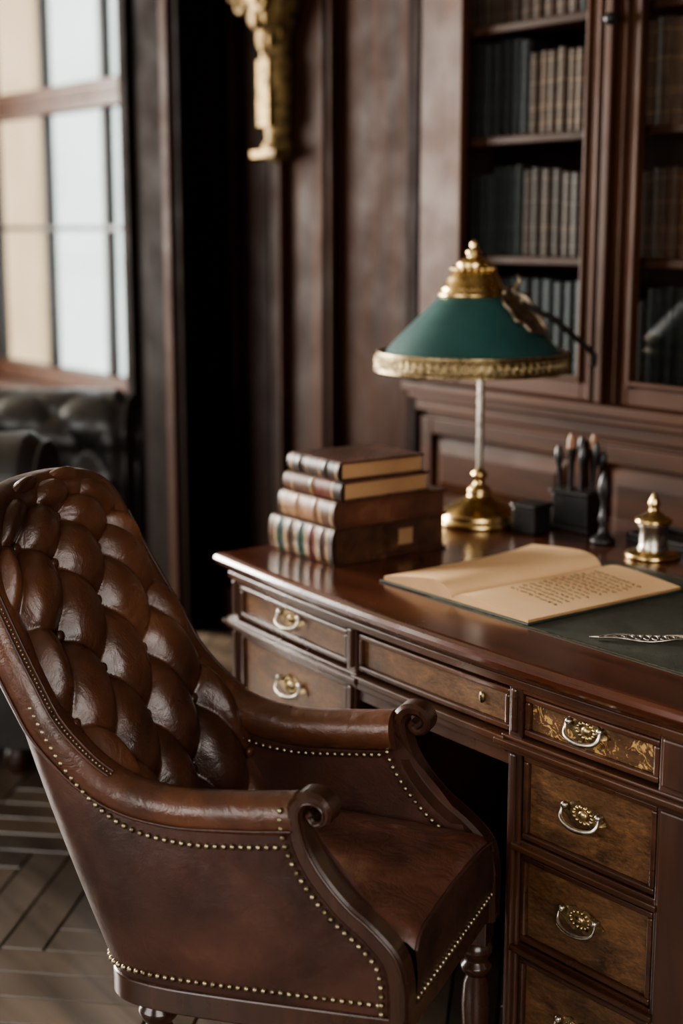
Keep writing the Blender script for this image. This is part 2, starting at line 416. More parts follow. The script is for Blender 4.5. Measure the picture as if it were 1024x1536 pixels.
for si,zb in enumerate(shelf_z):
    x=BX0+.045
    warm=False; bh=.2; bw=.03; base=pal[0]; left=0
    while x<BX1-.09:
        if left<=0:
            left=random.randint(4,9)
            warm=(si==2 and x>-2.72) or (si==1 and x>-2.80 and random.random()<.8) or (si>2 and random.random()<.25)
            bh=random.uniform(.19,.235); bw=random.uniform(.026,.040); base=random.choice(pal[2:5] if warm else [pal[0],pal[1],pal[5],pal[6]])
        left-=1
        w=bw*random.uniform(.95,1.05); h=min(bh+random.uniform(-.004,.004), .24); t=random.uniform(.75,1.25)
        b.col=tuple(c*t for c in base); yf=2.625+random.uniform(-.003,.003)
        n=6; pts=[(x+w*(.5-.5*math.cos(pi*k/n)), yf+.01-.010*math.sin(pi*k/n)) for k in range(n+1)]
        b.grid([[(px,py,zb+.001) for px,py in pts],[(px,py,zb+h) for px,py in pts]],0,False)
        b.box(x+.0005,x+w-.0005,yf+.01,2.775,zb+.001,zb+h,0)
        gc=tuple(min(.5,c*2.0+.012) for c in b.col) if warm else tuple(c*1.5+.004 for c in b.col)
        b.col=gc
        for fz in (.12,.3,.34,.62,.88):
            zz=zb+h*fz
            b.grid([[(px,py-.0015,zz) for px,py in pts],[(px,py-.0015,zz+.004) for px,py in pts]],0,False)
        x+=w+.001
b.build('shelf_books',['vcol'])

# ------------------------------------------------------------------ desk
desk=empty('writing_desk')
DX0,DX1,DYB=-2.47,-.83,2.47
def yf(x): return 1.490+.07*(x+1.65)**2
def fbox(b,x0,x1,z0,z1,o0,o1,mi=0,abs1=False):
    n=max(1,int((x1-x0)/.05)); r=[]
    P=[x0+(x1-x0)*i/n for i in range(n+1)]
    vs=[];fs=[]
    for x in P:
        y0=yf(x)+o0; y1=o1 if abs1 else yf(x)+o1
        vs+=[(x,y0,z0),(x,y1,z0),(x,y1,z1),(x,y0,z1)]
    for i in range(n):
        a=i*4; c=a+4
        for k in range(4): fs.append((a+k,a+(k+1)%4,c+(k+1)%4,c+k))
    fs.append((0,1,2,3)); fs.append(tuple(n*4+k for k in (3,2,1,0)))
    b.add(vs,fs,mi)
b=MB(); rings=[]
for z,ins in [(.722,.034),(.724,.022),(.731,.018),(.734,.008),(.740,.002),(.748,0),(.755,.003),(.7588,.009),(.76,.015)]:
    ring=[]
    n=48
    for i in range(n+1):
        x=(DX0+ins)+(DX1-DX0-2*ins)*i/n; ring.append((x,yf(x)+ins,z))
    for i in range(9): ring.append((DX1-ins,yf(DX1)+ins+(DYB-yf(DX1)-2*ins)*(i+1)/9,z))
    for i in range(9): ring.append((DX1-ins-(DX1-DX0-2*ins)*(i+1)/9,DYB-ins,z))
    for i in range(8): ring.append((DX0+ins,DYB-ins-(DYB-yf(DX0)-2*ins)*(i+1)/9,z))
    rings.append(ring)
b.grid(rings,0,False,cv=True)
b.add(rings[0],[tuple(range(len(ring)))]); b.add(rings[-1],[tuple(range(len(ring)))])
ob=b.build('top',['dtop'],desk,0,weld=True)
BO=.030
LP=(-2.445,-1.985); RP=(-1.585,-1.262); RP2=(-1.225,-.855)
b=MB()
for x0,x1 in (LP,(RP[0],RP2[1])):
    fbox(b,x0,x1,.09,.70,BO+.022,2.43,0,True)
    b.box(x0-.012,x1+.012,yf((x0+x1)/2)+BO-.002,2.44,0,.075)
fbox(b,LP[1],RP[0],.63,.70,BO+.022,2.43,0,True)
b.box(LP[1],RP[0],2.30,2.33,.08,.63)
for x0,x1 in ((LP[0],LP[0]+.028),(LP[1]-.03,LP[1]),(RP[0],RP[0]+.028),(RP[1]-.028+.0,RP[1]+.045),(RP2[1]-.028,RP2[1])):
    fbox(b,x0,x1,.075,.722,BO,BO+.05)
    w=x1-x0
    fbox(b,x0+.008,x1-.008,.10,.60,BO-.005,BO+.01)
    fbox(b,x0+.008,x1-.008,.635,.705,BO-.005,BO+.01)
b.build('carcass',['dbody'],desk,.003)
b=MB()
fbox(b,DX0+.02,DX1-.02,.708,.722,BO-.006,BO+.06)
for x0,x1 in (LP,(RP[0],RP2[1])):
    fbox(b,x0-.012,x1+.012,.604,.612,BO-.008,BO+.05); fbox(b,x0-.018,x1+.018,.612,.622,BO-.016,BO+.05); fbox(b,x0-.01,x1+.01,.622,.628,BO-.006,BO+.05)
    fbox(b,x0-.012,x1+.012,.058,.088,BO-.014,BO+.05)
fbox(b,LP[1],RP[0],.600,.614,BO-.006,BO+.05); fbox(b,LP[1],RP[0],.614,.626,BO-.012,BO+.05)
fbox(b,LP[1],RP[0],.575,.600,BO+.006,BO+.04)
rails=[(.445,.452,.461),(.273,.280,.289)]
for x0,x1 in ((LP[0]+.028,LP[1]-.03),(RP[0]+.028,RP[1]-.028),(RP[1]+.045,RP2[1]-.028)):
    for za,zb_,zc in rails:
        fbox(b,x0,x1,za-.004,zc+.0,BO+.002,BO+.05); fbox(b,x0-.01,x1+.01,za+.001,zc-.005,BO-.009,BO+.02)
    fbox(b,x0,x1,.70,.708,BO,BO+.05)
b.build('mouldings',['dmold'],desk,.002)
b=MB(); bb=MB()
def drawer(x0,x1,z0,z1,mi=0):
    x0+=.003;x1-=.003;z0+=.003;z1-=.003
    fbox(b,x0+.010,x1-.010,z0+.010,z1-.010,BO+.010,BO+.04,mi)
    w=.010
    fbox(bb,x0,x1,z0,z0+w,BO+.003,BO+.04); fbox(bb,x0,x1,z1-w,z1,BO+.003,BO+.04)
    fbox(bb,x0,x0+w,z0+w,z1-w,BO+.003,BO+.04); fbox(bb,x1-w,x1,z0+w,z1-w,BO+.003,BO+.04)
ZD=[(.63,.70),(.461,.604),(.289,.441),(.09,.269)]
cols=[(LP[0]+.028,LP[1]-.03),(RP[0]+.028,RP[1]-.028),(RP[1]+.045,RP2[1]-.028)]
for ci,(x0,x1) in enumerate(cols):
    for di,(z0,z1) in enumerate(ZD): drawer(x0,x1,z0,z1,1 if (di==0 and ci==1) else 0)
drawer(LP[1],RP[0],.628,.702)
b.build('drawer_fronts',['burl','gburl'],desk,.0015)
bb.build('drawer_beads',['dmold'],desk,.0025)
b=MB()
def handle(xc,zc,s=1.0):
    y=yf(xc)+BO+.010
    out=[]
    for k in range(64):
        a=2*pi*k/64
        r=.027+.007*math.cos(2*a)+.004*math.cos(6*a)+.002*math.cos(10*a)
        out.append((xc+s*r*1.2*math.cos(a),zc+s*r*.80*math.sin(a)))
    b.add([(x,y,z) for x,z in out]+[(x,y-.0035,z) for x,z in out],[tuple(range(64,128))]+[(k,(k+1)%64,64+(k+1)%64,64+k) for k in range(64)],0)
    for k in range(14):
        a=2*pi*k/14; b.sphere((xc+s*.019*math.cos(a),y-.0035,zc+s*.012*math.sin(a)),.0035*s,8,5)
    b.sphere((xc,y-.004,zc),.008*s,12,6,0,(1.2,.6,1))
    for sx in (-1,1):
        b.sphere((xc+sx*.034*s,y-.008,zc+.008),.0062*s,10,8,1); b.tube([(xc+sx*.034*s,y,zc+.008),(xc+sx*.034*s,y-.01,zc+.008)],.004*s,8,1)
    pts=[]
    for k in range(25):
        t=k/24; a=pi*t
        x=xc-.037*s*math.cos(a)*(1+.10*math.sin(2*a)**2); z=zc+.008-.026*s*math.sin(a)**.6; yy=y-.010-.012*math.sin(a)
        pts.append((x,yy,z))
    b.tube(pts,[.0020+.0022*math.sin(pi*k/24) for k in range(25)],8,1)
for ci,(x0,x1) in enumerate(cols):
    for (z0,z1) in ZD: handle((x0+x1)/2-(.008 if ci==1 else 0),(z0+z1)/2+.008,.92 if z0>.6 else 1.0)
ob=b.build('handles',['abrass','silver'],desk)
b=MB(); x=(LP[1]+RP[0])/2+.13; y=yf(x)+BO+.008
b.lathe([(.0001,0),(.006,0),(.006,.002),(.0001,.003)],(0,0,0),16)
for i in range(len(b.v)):
    p=b.v[i]; b.v[i]=(x+p[0],y-p[2],.668+p[1]*1.6)
b.box(x-.0012,x+.0012,y-.0036,y-.002,.660,.672,1)
b.build('escutcheon',['rimdark','black'],desk)
b=MB(); b.box(-1.93,-.97,1.635,2.12,.7585,.7606)
b.build('leather_inlay',['mat'],desk)
b=MB()
for (x0,x1,y0,y1) in ((-1.922,-.978,1.643,1.646),(-1.922,-.978,2.109,2.112),(-1.922,-1.919,1.643,2.112),(-.981,-.978,1.643,2.112)): b.box(x0,x1,y0,y1,.7603,.7609)
b.build('gilt_border',['nail'],desk)

# ------------------------------------------------------------------ armchair
FX=Vector((.863,.506)); SX=Vector((-.506,.863)); Nn=Vector((-1.383,1.145))
org=Nn+SX*.21
ch=empty('library_armchair',(org.x,org.y,0),math.atan2(.506,.863))
half=[(-.160,.213,.620),(-.25,.216,.608),(-.35,.220,.601),(-.44,.224,.618),(-.515,.226,.680),(-.572,.225,.768),(-.628,.218,.862),(-.668,.202,.932),(-.690,.165,.976),(-.703,.092,.996),(-.708,0,1.002)]
hb=[(-.004,.210),(-.09,.212),(-.18,.214),(-.28,.215),(-.36,.213),(-.42,.203),(-.455,.185),(-.475,.155),(-.485,.105),(-.49,.05),(-.49,0)]
inn=[(0,-1)]*7+[(.4,-.9),(.8,-.6),(.97,-.25),(1,0)]
def bz(x): return .362+.075*x
full=[(x,-y,z) for x,y,z in half]+[(x,y,z) for x,y,z in half[-2::-1]]
fb=[(x,-y,bz(x)) for x,y in hb]+[(x,y,bz(x)) for x,y in hb[-2::-1]]
fi=[(a,-c,0) for a,c in inn]+[(a,c,0) for a,c in inn[-2::-1]]
nn=8
T=catmull(full,nn); B=catmull(fb,nn); I=catmull(fi,nn)
NT=len(T)
def shellp(i,t):
    Bp,Tp=B[i],T[i]; p=Bp+(Tp-Bp)*t
    w=min(i,NT-1-i)/nn
    k=max(0,1-w/2.2)
    p=p.copy(); p[0]+=k*(.036*math.sin(pi*min(1,t*1.0))*(1-t)*1.2+ .016*math.sin(2*pi*t))
    o=-I[i]
    bul=.014*math.sin(pi*t)*min(1,w/3)
    p+=o*bul
    return p
b=MB()
b.grid([[tuple(shellp(i,t/24)) for t in range(25)] for i in range(NT)],0,True)
b.build('outer_shell',['lea2'],ch)
b=MB(); rp=[]; rr=[]
for i in range(NT):
    w=min(i,NT-1-i)/nn
    wing=min(1,max(0,(w-2.8)/1.6))
    c=T[i]+I[i]*.026+np.array([-.016,0,-.006])*wing
    rp.append(tuple(c)); 
    r=.033 if w<3 else .033+.002*math.sin(pi*min(1,(w-3)/7))
    rr.append(r)
b.tube(rp,rr,20,0)
b.build('arm_and_back_roll',['lea'],ch)
b=MB(); q=[]; q2=[]; q3=[]
for i in range(NT):
    c=np.array(rp[i])
    tt=T[min(i+1,NT-1)]-T[max(i-1,0)]; tt/=np.linalg.norm(tt)
    o=-I[i]; o=o/np.linalg.norm(o); upv=np.cross(tt,o); 
    if upv[2]<0: upv=-upv
    q.append(tuple(c+o*(rr[i]+.0005)*.98-upv*.012))
    w=min(i,NT-1-i)/nn
    if 3.0<w<7.0:
        side=q2 if i<NT//2 else q3
        ang=math.radians(52)
        side.append((c+(o*math.cos(ang)+upv*math.sin(ang))*(rr[i]+.0008), c+(o*math.cos(ang+.32)+upv*math.sin(ang+.32))*(rr[i]+.0008)))
b.tube(q,.0024,6)
for s_ in (q2,q3):
    for k in (0,1): b.tube([tuple(p[k]) for p in s_],.0022,6)
b.build('piping',['lea2'],ch)
b=MB()
for s_ in (q2,q3):
    for p in resample([(a+c_)/2 for a,c_ in s_],.0065): b.sphere(tuple(p),.0024,6,4)
b.build('gilt_braid',['leaf'],ch)
nu,nv=170,210
cen=catmull([(-.425,0,.445),(-.487,0,.60),(-.552,0,.74),(-.610,0,.86),(-.662,0,.950),(-.690,0,.995),(-.708,0,1.012)],10)
edg=catmull([(-.385,.19,.445),(-.425,.196,.59),(-.510,.20,.68),(-.578,.20,.77),(-.634,.197,.865),(-.672,.180,.94),(-.690,.168,.975)],10)
cen=np.array(cen); edg=np.array(edg); tc=np.linspace(0,1,len(cen))
def itp(A,t): return np.array([np.interp(t,tc,A[:,k]) for k in range(3)])
TPX,TPZ=.132,.150
base=[];H=[];
def sst(x): x=max(0,min(1,x)); return x*x*(3-2*x)
for j in range(nv):
    t=j/(nv-1); C=itp(cen,t); E=itp(edg,t); row=[];hr=[]
    for i in range(nu):
        a=-1+2*i/(nu-1); k=abs(a)**2.4
        x=C[0]+(E[0]-C[0])*k; z=C[2]+(E[2]-C[2])*k; y=a*E[1]
        row.append((x,y,z))
        ya=a*.215; va=t*.66
        vv=min(va,.6)
        h=tuft(ya/TPX+vv/TPZ, ya/TPX-vv/TPZ)
        h*=.3+.7*sst((1-t)/.12)
        h*=.35+.65*sst((1-abs(a))/.20)
        hr.append(h)
    base.append(row);H.append(hr)
D,nrm=displaced(base,H,.044,1)
if nrm[nv//2,nu//2,0]<0: D,nrm=displaced(base,H,.044,-1)
b=MB(); b.grid([[tuple(p) for p in r] for r in D],0,True)
b.build('tufted_back',['lea'],ch)
b=MB()
A=np.array(base)
for m_ in range(-14,24):
    for n_ in range(-24,14):
        ya=(m_+n_)/2*TPX; va=(m_-n_)/2*TPZ
        a=ya/.215; t=va/.66
        if abs(a)<.95 and 0.02<t<.92:
            j=int(round(t*(nv-1))); i=int(round((a+1)/2*(nu-1)))
            p=A[j,i]+nrm[j,i]*.009; b.sphere(tuple(p),.0095,12,8,0,(.7,1,1))
b.build('buttons',['lea'],ch)
b=MB()
for sg in (-1,1):
    rows=[]
    for i in range(0,5*nn+1):
        p=T[i]; 
        f=i/(5*nn)
        top=np.array([p[0],0,p[2]]); x0=-.03+(-.44+.03)*f
        col=[]
        for k in range(13):
            t=k/12
            x=x0+(top[0]-x0)*t; 
            if f<.3: x+=(.3-f)/.3*.03*math.sin(pi*t)*(1-t)
            z=.44+(top[2]-.44)*t
            col.append((x,sg*(.174+.006*math.sin(pi*t)),z))
        rows.append(col)
    b.grid(rows,0,True)
b.build('inner_arms',['lea2'],ch)
b=MB(); rows=[]
ns,nt_=40,40
for i in range(ns+1):
    u=i/ns; row=[]
    for j in range(nt_+1):
        v=-1+2*j/nt_
        x=-.44+.444*u; y=v*.176
        ed=min(1,(1-abs(v))/.10)*1.0; fe=min(1,(1-u)/.07)
        z=.472+.032*(1-v*v)**.6*(math.sin(pi*min(1,.25+u*.62)))**.7-.012*(1-math.sqrt(max(0,1-(1-fe)**2)))-.012*(1-math.sqrt(max(0,1-(1-ed)**2)))
        row.append((x,y,z))
    rows.append(row)
b.grid(rows,0,True)
fr=[]
for k in range(9):
    t=k/8; fr.append([(rows[-1][j][0]+.004*math.sin(pi*t),rows[-1][j][1],rows[-1][j][2]*(1-t)+.365*t) for j in range(nt_+1)])
b.grid(fr,1,True)
b.build('seat',['seat','lea2'],ch)
b=MB(); b.tube([(r[0]+.002,r[1],r[2]+.0005) for r in rows[-1]],.0032,6); b.build('seat_welt',['lea2'],ch)
def planar_sweep(b,path,th,y0,y1):
    P=[np.array(p,float) for p in path]; n=len(P); rows=[]
    for i in range(n):
        t=P[min(i+1,n-1)]-P[max(i-1,0)]; t/=np.linalg.norm(t); nr=np.array([-t[1],t[0]])*th[i]/2
        a=P[i]+nr; c=P[i]-nr; m=P[i]
        cr=min(.006,th[i]*.3)
        def mixp(p,q,d):
            v=q-p; return p+v/np.linalg.norm(v)*d
        a2=mixp(a,c,cr); c2=mixp(c,a,cr)
        rows.append([(a[0],y0+cr,a[1]),(a[0],y1-cr,a[1]),(a2[0],y1,a2[1]),(c2[0],y1,c2[1]),(c[0],y1-cr,c[1]),(c[0],y0+cr,c[1]),(c2[0],y0,c2[1]),(a2[0],y0,a2[1])])
    b.grid(rows,0,False,cv=True); b.add(rows[0],[tuple(range(8))]); b.add(rows[-1],[tuple(range(8))])
b=MB()
sp=[(-.006,.325),(-.006,.37),(-.007,.41),(-.017,.447),(-.047,.478),(-.085,.506),(-.118,.54),(-.142,.575),(-.154,.610),(-.156,.637),(-.143,.655),(-.122,.656),(-.109,.643),(-.112,.627),(-.125,.622),(-.134,.631),(-.129,.639)]
spc=catmull(sp,6); n=len(spc)
th=[]
for i in range(n):
    k=i/6
    th.append(.030 if k<3 else (.030-.004*(k-3)/5 if k<8 else max(.010,.026-.0027*(k-8))))
for sg in (-1,1):
    y0,y1=sorted((sg*.178,sg*.219))
    planar_sweep(b,spc,th,y0,y1)
b.build('arm_front_posts',['cwood'],ch)
b=MB()
for sg in (-1,1):
    pts=[]
    for i in range(6,n-2):
        t=spc[min(i+1,n-1)]-spc[max(i-1,0)]; t/=np.linalg.norm(t); nr=np.array([-t[1],t[0]])
        q=spc[i]-nr*(th[i]/2-.004)
        pts.append((q[0],sg*.2195,q[1]))
    b.tube(pts,.0022,6)
b.build('post_beads',['cwood'],ch)
b=MB()
rows=[]
for i in range(NT):
    o=-I[i]; p=B[i]
    rows.append([tuple(p+o*.006+np.array([0,0,-.035])),tuple(p+o*.006+np.array([0,0,.004])),tuple(p-o*.03+np.array([0,0,.004])),tuple(p-o*.03+np.array([0,0,-.035]))])
b.grid(rows,0,False,cv=True); b.add(rows[0],[(0,1,2,3)]); b.add(rows[-1],[(0,1,2,3)])
b.box(-.03,.002,-.19,.19,.330,.368)
b.box(-.46,-.02,-.18,.18,.325,.40)
b.build('seat_rail',['cwood'],ch,.003)
b=MB()
leg=[(.010,0),(.014,.004),(.012,.02),(.016,.05),(.020,.12),(.023,.18),(.020,.215),(.015,.228),(.024,.236),(.026,.245),(.018,.254),(.022,.262),(.027,.272),(.024,.283),(.019,.288)]
for sg in (-1,1):
    b.lathe(leg,(-.022,sg*.19,0),24); b.box(-.044,.0,sg*.19-.022,sg*.19+.022,.286,.345)
    b.lathe([(.012,0),(.016,.006),(.015,.03),(.020,.10),(.026,.20),(.024,.235),(.018,.25),(.028,.262),(.030,.272),(.022,.284),(.026,.295),(.030,.33)],(-.40,sg*.165,0),24)
b.build('legs',['cwood'],ch,.002)
b=MB()
def nails(pts,step=.0128,r=.0046):
    for p in resample(pts,step): b.sphere((p[0],p[1],p[2]),r,8,5)
def nails_shell(i0,i1,tf):
    nails([shellp(i,tf(i))-I[i]*.002 for i in range(i0,i1+1)])
nails_shell(2,NT-3,lambda i:1-.034/(T[i][2]-B[i][2]))
nails_shell(3,NT-4,lambda i:.020/(T[i][2]-B[i][2]))
for sg in (-1,1):
    pts=[]
    for i in range(6,6*9):
        t=spc[i+1]-spc[i-1]; t/=np.linalg.norm(t); nr=np.array([-t[1],t[0]])
        q=spc[i]+nr*(th[i]/2+.007); pts.append((q[0],sg*.2175,q[1]))
    nails(pts)
    nails([(T[i][0],sg*.170,T[i][2]-.036) for i in range(2,3*nn+6)])
    pts=[]
    for i in range(24,6*8):
        t=spc[i+1]-spc[i-1]; t/=np.linalg.norm(t); nr=np.array([-t[1],t[0]])
        q=spc[i]+nr*(th[i]/2+.007); pts.append((q[0],sg*.170,q[1]))
    nails(pts)
nails([(.007,-.17,.378),(.007,.17,.378)])
b.build('nailheads',['nail'],ch)

# ------------------------------------------------------------------ lamp
lp=empty('desk_lamp',(-2.366,2.164,.7603))
b=MB()
b.lathe([(.001,0),(.093,0),(.096,.004),(.094,.012),(.086,.016),(.088,.022),(.080,.030),(.062,.042),(.044,.052),(.030,.060),(.024,.066),(.027,.072),(.024,.080),(.013,.088),(.011,.098),(.017,.106),(.018,.112),(.010,.12),(.007,.124)],(0,0,0),64)
b.build('base',['brass'],lp)
b=MB(); b.lathe([(.0072,.12),(.0072,.37)],(0,0,0),20); b.build('stem',['silver'],lp)
so=Vector((-.012,-.016,0))
b=MB()
sh=[(.205,.362),(.175,.397),(.140,.433),(.105,.467),(.074,.498),(.066,.504)]
b.lathe(sh,so,72,cap=False); b.lathe([(r-.002,z-.002) for r,z in sh],so,72,1,cap=False)
b.build('shade',['green','cream'],lp)
b=MB()
b.lathe([(.206,.338),(.211,.339),(.212,.343),(.2085,.346),(.2065,.372),(.208,.375),(.207,.380),(.200,.381)],so,96,1,cap=False)
b.lathe([(.206,.338),(.203,.345),(.198,.380)],so,96,1,cap=False)
for rr0,zz in ((.2115,.341),(.2055,.379)):
    b.tube([(so.x+rr0*math.cos(2*pi*k/96),so.y+rr0*math.sin(2*pi*k/96),zz) for k in range(96)],.0026,8,0,closed=True)
for k in range(72):
    a=2*pi*k/72; c=Vector((so.x+.2095*math.cos(a),so.y+.2095*math.sin(a),.3595)); tx=Vector((-math.sin(a),math.cos(a),0))
    pts=[tuple(c+tx*.0076*math.cos(q_*2*pi/10)+Vector((0,0,1))*.0115*math.sin(q_*2*pi/10)) for q_ in range(10)]
    b.tube(pts,.0017,6,0,closed=True)
    b.sphere(tuple(c),.0034,6,4)
    a2=a+pi/72
    for zz in (.349,.370): b.sphere((so.x+.2095*math.cos(a2),so.y+.2095*math.sin(a2),zz),.0026,6,4)
b.build('filigree_rim',['abrass','rimdark'],lp)
b=MB()
b.lathe([(.073,.496),(.077,.500),(.076,.506),(.068,.510),(.070,.515),(.062,.521),(.057,.535),(.050,.548),(.040,.556),(.034,.560),(.037,.566),(.034,.573),(.020,.580),(.012,.583),(.016,.588),(.017,.594),(.010,.600),(.006,.603),(.009,.608),(.008,.613),(.002,.618)],so,56)
for k in range(20):
    a=2*pi*k/20; b.sphere((so.x+.045*math.cos(a),so.y+.045*math.sin(a),.556),.006,8,5,0,(1,1,1.2))
b.build('cap_and_finial',['brass'],lp)
b=MB(); b.lathe([(.007,.36),(.014,.375),(.014,.41),(.008,.42),(.008,.50)],(-.006,-.008,0),20); b.build('socket',['brass'],lp)
Rv=Vector((.6018,.7986,0)); Fv=Vector((-.7986,.6018,0))
def LP_(r,f,z): return tuple(so+Rv*r+Fv*f+Vector((0,0,z)))
b=MB()
b.tube([LP_(.10,-.05,.488),LP_(.13,-.045,.470),(LP_(.17,-.04,.452)),LP_(.21,-.03,.418),LP_(.245,-.02,.390),LP_(.262,-.015,.372),LP_(.262,-.015,.352),LP_(.252,-.015,.346)],[.004,.006,.007,.006,.006,.007,.006,.004],10)
b.build('lever',['black'],lp)
b=MB(); rows=[]
for i in range(21):
    t=i/20; w=.030*math.sin(pi*min(1,t*.86+.12))**.7*(1+.10*math.sin(t*20))
    r=.060+.100*t; z=.512-.090*t
    row=[]
    for j in range(9):
        v=-1+2*j/8
        rr_=r+.6*w*v; zz_=z+.75*w*v
        rad=max(.070,.074+(.498-zz_)*.97)
        f=-math.sqrt(max(0,(rad+.012)**2-rr_**2)) if rad+.012>abs(rr_) else 0
        row.append(LP_(rr_,f-.004*math.cos(v*8),zz_))
    rows.append(row)
b.grid(rows,0,True)
b.tube([LP_(.080,-.06,.512),LP_(.092,-.062,.535),LP_(.086,-.06,.548)],[.006,.005,.003],8)
ob=b.build('leaf_bracket',['leaf'],lp); md=ob.modifiers.new('s','SOLIDIFY'); md.thickness=.004

# ------------------------------------------------------------------ stacked books
def spine_mat(name,cols,seed,rough=.45):
    m,nt,bs=mk(name); tc=N(nt,'ShaderNodeTexCoord'); sx=N(nt,'ShaderNodeSeparateXYZ'); nt.links.new(tc.outputs['Object'],sx.inputs[0])
    r=N(nt,'ShaderNodeValToRGB'); r.color_ramp.interpolation='CONSTANT'
    mr=N(nt,'ShaderNodeMapRange'); mr.inputs['From Min'].default_value=-.11; mr.inputs['From Max'].default_value=.11
    nt.links.new(sx.outputs['X'],mr.inputs['Value']); nt.links.new(mr.outputs['Result'],r.inputs['Fac'])
    e=r.color_ramp.elements
    while len(e)<len(cols): e.new(.5)
    for i,(p,c) in enumerate(cols): e[i].position=p; e[i].color=(*c,1)
    n=noise(nt,coords(nt),45,8,.5,.7); rm=ramp(nt,n,[(.35,(.35,.35,.35)),(.65,(1.3,1.3,1.3))])
    mx=N(nt,'ShaderNodeMix',data_type='RGBA',blend_type='MULTIPLY'); mx.inputs['Factor'].default_value=1
    nt.links.new(r.outputs['Color'],mx.inputs['A']); nt.links.new(rm,mx.inputs['B']); nt.links.new(mx.outputs['Result'],bs.inputs['Base Color'])
    bs.inputs['Roughness'].default_value=rough; bump(nt,bs,n,.3,.001)
    return m
br=(.10,.045,.022); dk=(.035,.016,.010); gd=(.45,.28,.11); gr=(.05,.075,.055); rd=(.13,.03,.015); lt=(.30,.15,.075)
S1=spine_mat('spine_a',[(0,br),(.1,gd),(.125,gr),(.26,gd),(.285,br),(.42,gd),(.445,gr),(.58,gd),(.605,rd),(.74,gd),(.765,br),(.9,gd),(.925,dk)],1)
S2=spine_mat('spine_b',[(0,br),(.12,gd),(.145,lt),(.36,gd),(.38,lt),(.72,gd),(.745,br),(.88,gd),(.9,br)],2)
S3=spine_mat('spine_c',[(0,br),(.2,gd),(.215,br),(.5,gd),(.52,rd),(.78,gd),(.80,dk)],3)
S4=spine_mat('spine_d',[(0,dk),(.15,gd),(.17,dk),(.40,gd),(.415,(.06,.03,.02)),(.6,gd),(.615,dk),(.85,gd),(.865,dk)],4)
C1=leather('cover_dark',(.03,.013,.008),(.085,.035,.018),.4,24,(.20,.10,.045))
C2=leather('cover_red',(.05,.018,.011),(.12,.044,.024),.4,16,(.20,.09,.05))
C3=leather('cover_maroon',(.035,.016,.012),(.10,.042,.030),.3,14,(.18,.09,.06))
def book(cx,cy,z,lx,ly,h,rz,spm,cov,pagemat='pagee',label=False,ribs=(10,20,30,40,50)):
    e=empty('leather_book',(cx,cy,z),rz); t=.005
    b=MB(); b.box(-lx/2,lx/2,-ly/2,ly/2,0,t); b.box(-lx/2,lx/2,-ly/2,ly/2,h-t,h); b.build('boards',[cov],e,.0015)
    b=MB(); nb=10; rows=[]
    for i in range(61):
        x=-lx/2+lx*i/60
        rib=.003*max(0,1-min([abs(i-k) for k in ribs]+[99])/1.5)
        rows.append([(x,-ly/2+.003-(.011+rib)*math.sin(pi*k/nb)-rib*.3,h*(.5-.5*math.cos(pi*k/nb))) for k in range(nb+1)])
    b.grid(rows,0,True)
    for r_ in (rows[0],rows[-1]): b.add(r_,[tuple(range(nb+1))])
    b.build('spine',[spm],e)
    b=MB(); b.box(-lx/2+.005,lx/2-.005,-ly/2+.004,ly/2-.006,t,h-t)
    b.build('pages',[pagemat],e)
    if label:
        b=MB(); b.box(lx/2-.005,lx/2-.0035,.02,.055,h*.3,h*.75); b.build('label',['pagee'],e)
    return e
z=.7602
book(-2.322,1.795,z,.215,.285,.072,.0,S1,C1,C1,True); z+=.072
book(-2.312,1.800,z,.195,.275,.052,-.03,S2,C2,C2,False,(20,40)); z+=.052
book(-2.305,1.778,z,.185,.222,.040,.03,S3,C3,'pagee',False,(30,)); z+=.040
book(-2.30,1.772,z,.175,.205,.038,-.02,S4,C3,'pagee',False,(15,45))

# ------------------------------------------------------------------ open notebook
nb=empty('open_notebook',(-1.872,1.842,.761))
HX,HY=.190,.19
def pz(x):
    a=abs(x); 
    return .005+(.032 if x<0 else .018)*(1-math.exp(-a*11))*(1-.85*a**1.3)
b=MB()
b.box(-HX-.006,-.004,-HY-.006,HY+.006,0,.003); b.box(.004,HX+.006,-HY-.006,HY+.006,0,.003); b.box(-.008,.008,-HY-.006,HY+.006,0,.0025)
b.build('cover',['cover'],nb,.001)
b=MB(); rows=[]
for i in range(81):
    x=-1+i/40; rows.append([(x*HX,y*HY,pz(x)+ (.014*max(0,-x-.2)*max(0,y)**2 if x<0 else 0)) for y in np.linspace(-1,1,9)])
b.grid(rows,0,True)
for s_,col in ((0,1),(8,1)):
    b.grid([[rows[i][s_],(rows[i][s_][0],rows[i][s_][1],.003)] for i in range(81)],1,False)
for i in (0,80): b.grid([[p,(p[0],p[1],.003)] for p in rows[i]],1,False)
b.build('pages',['page','pagee'],nb)
b=MB()
for l in range(14):
    y=.62-l*.085
    x=.22+random.uniform(0,.05)
    xe=.80-(.25*random.random() if l%4==3 else 0)
    while x<xe:
        w=random.uniform(.03,.09)
        m=5; pts=[]
        for k in range(m+1):
            xx=x+w*k/m; pts.append((xx*HX,(y+random.uniform(-.016,.016))*HY,pz(xx)+.0006))
        b.tube(pts,.00055,4)
        x+=w+.022
b.build('handwriting',['ink'],nb)

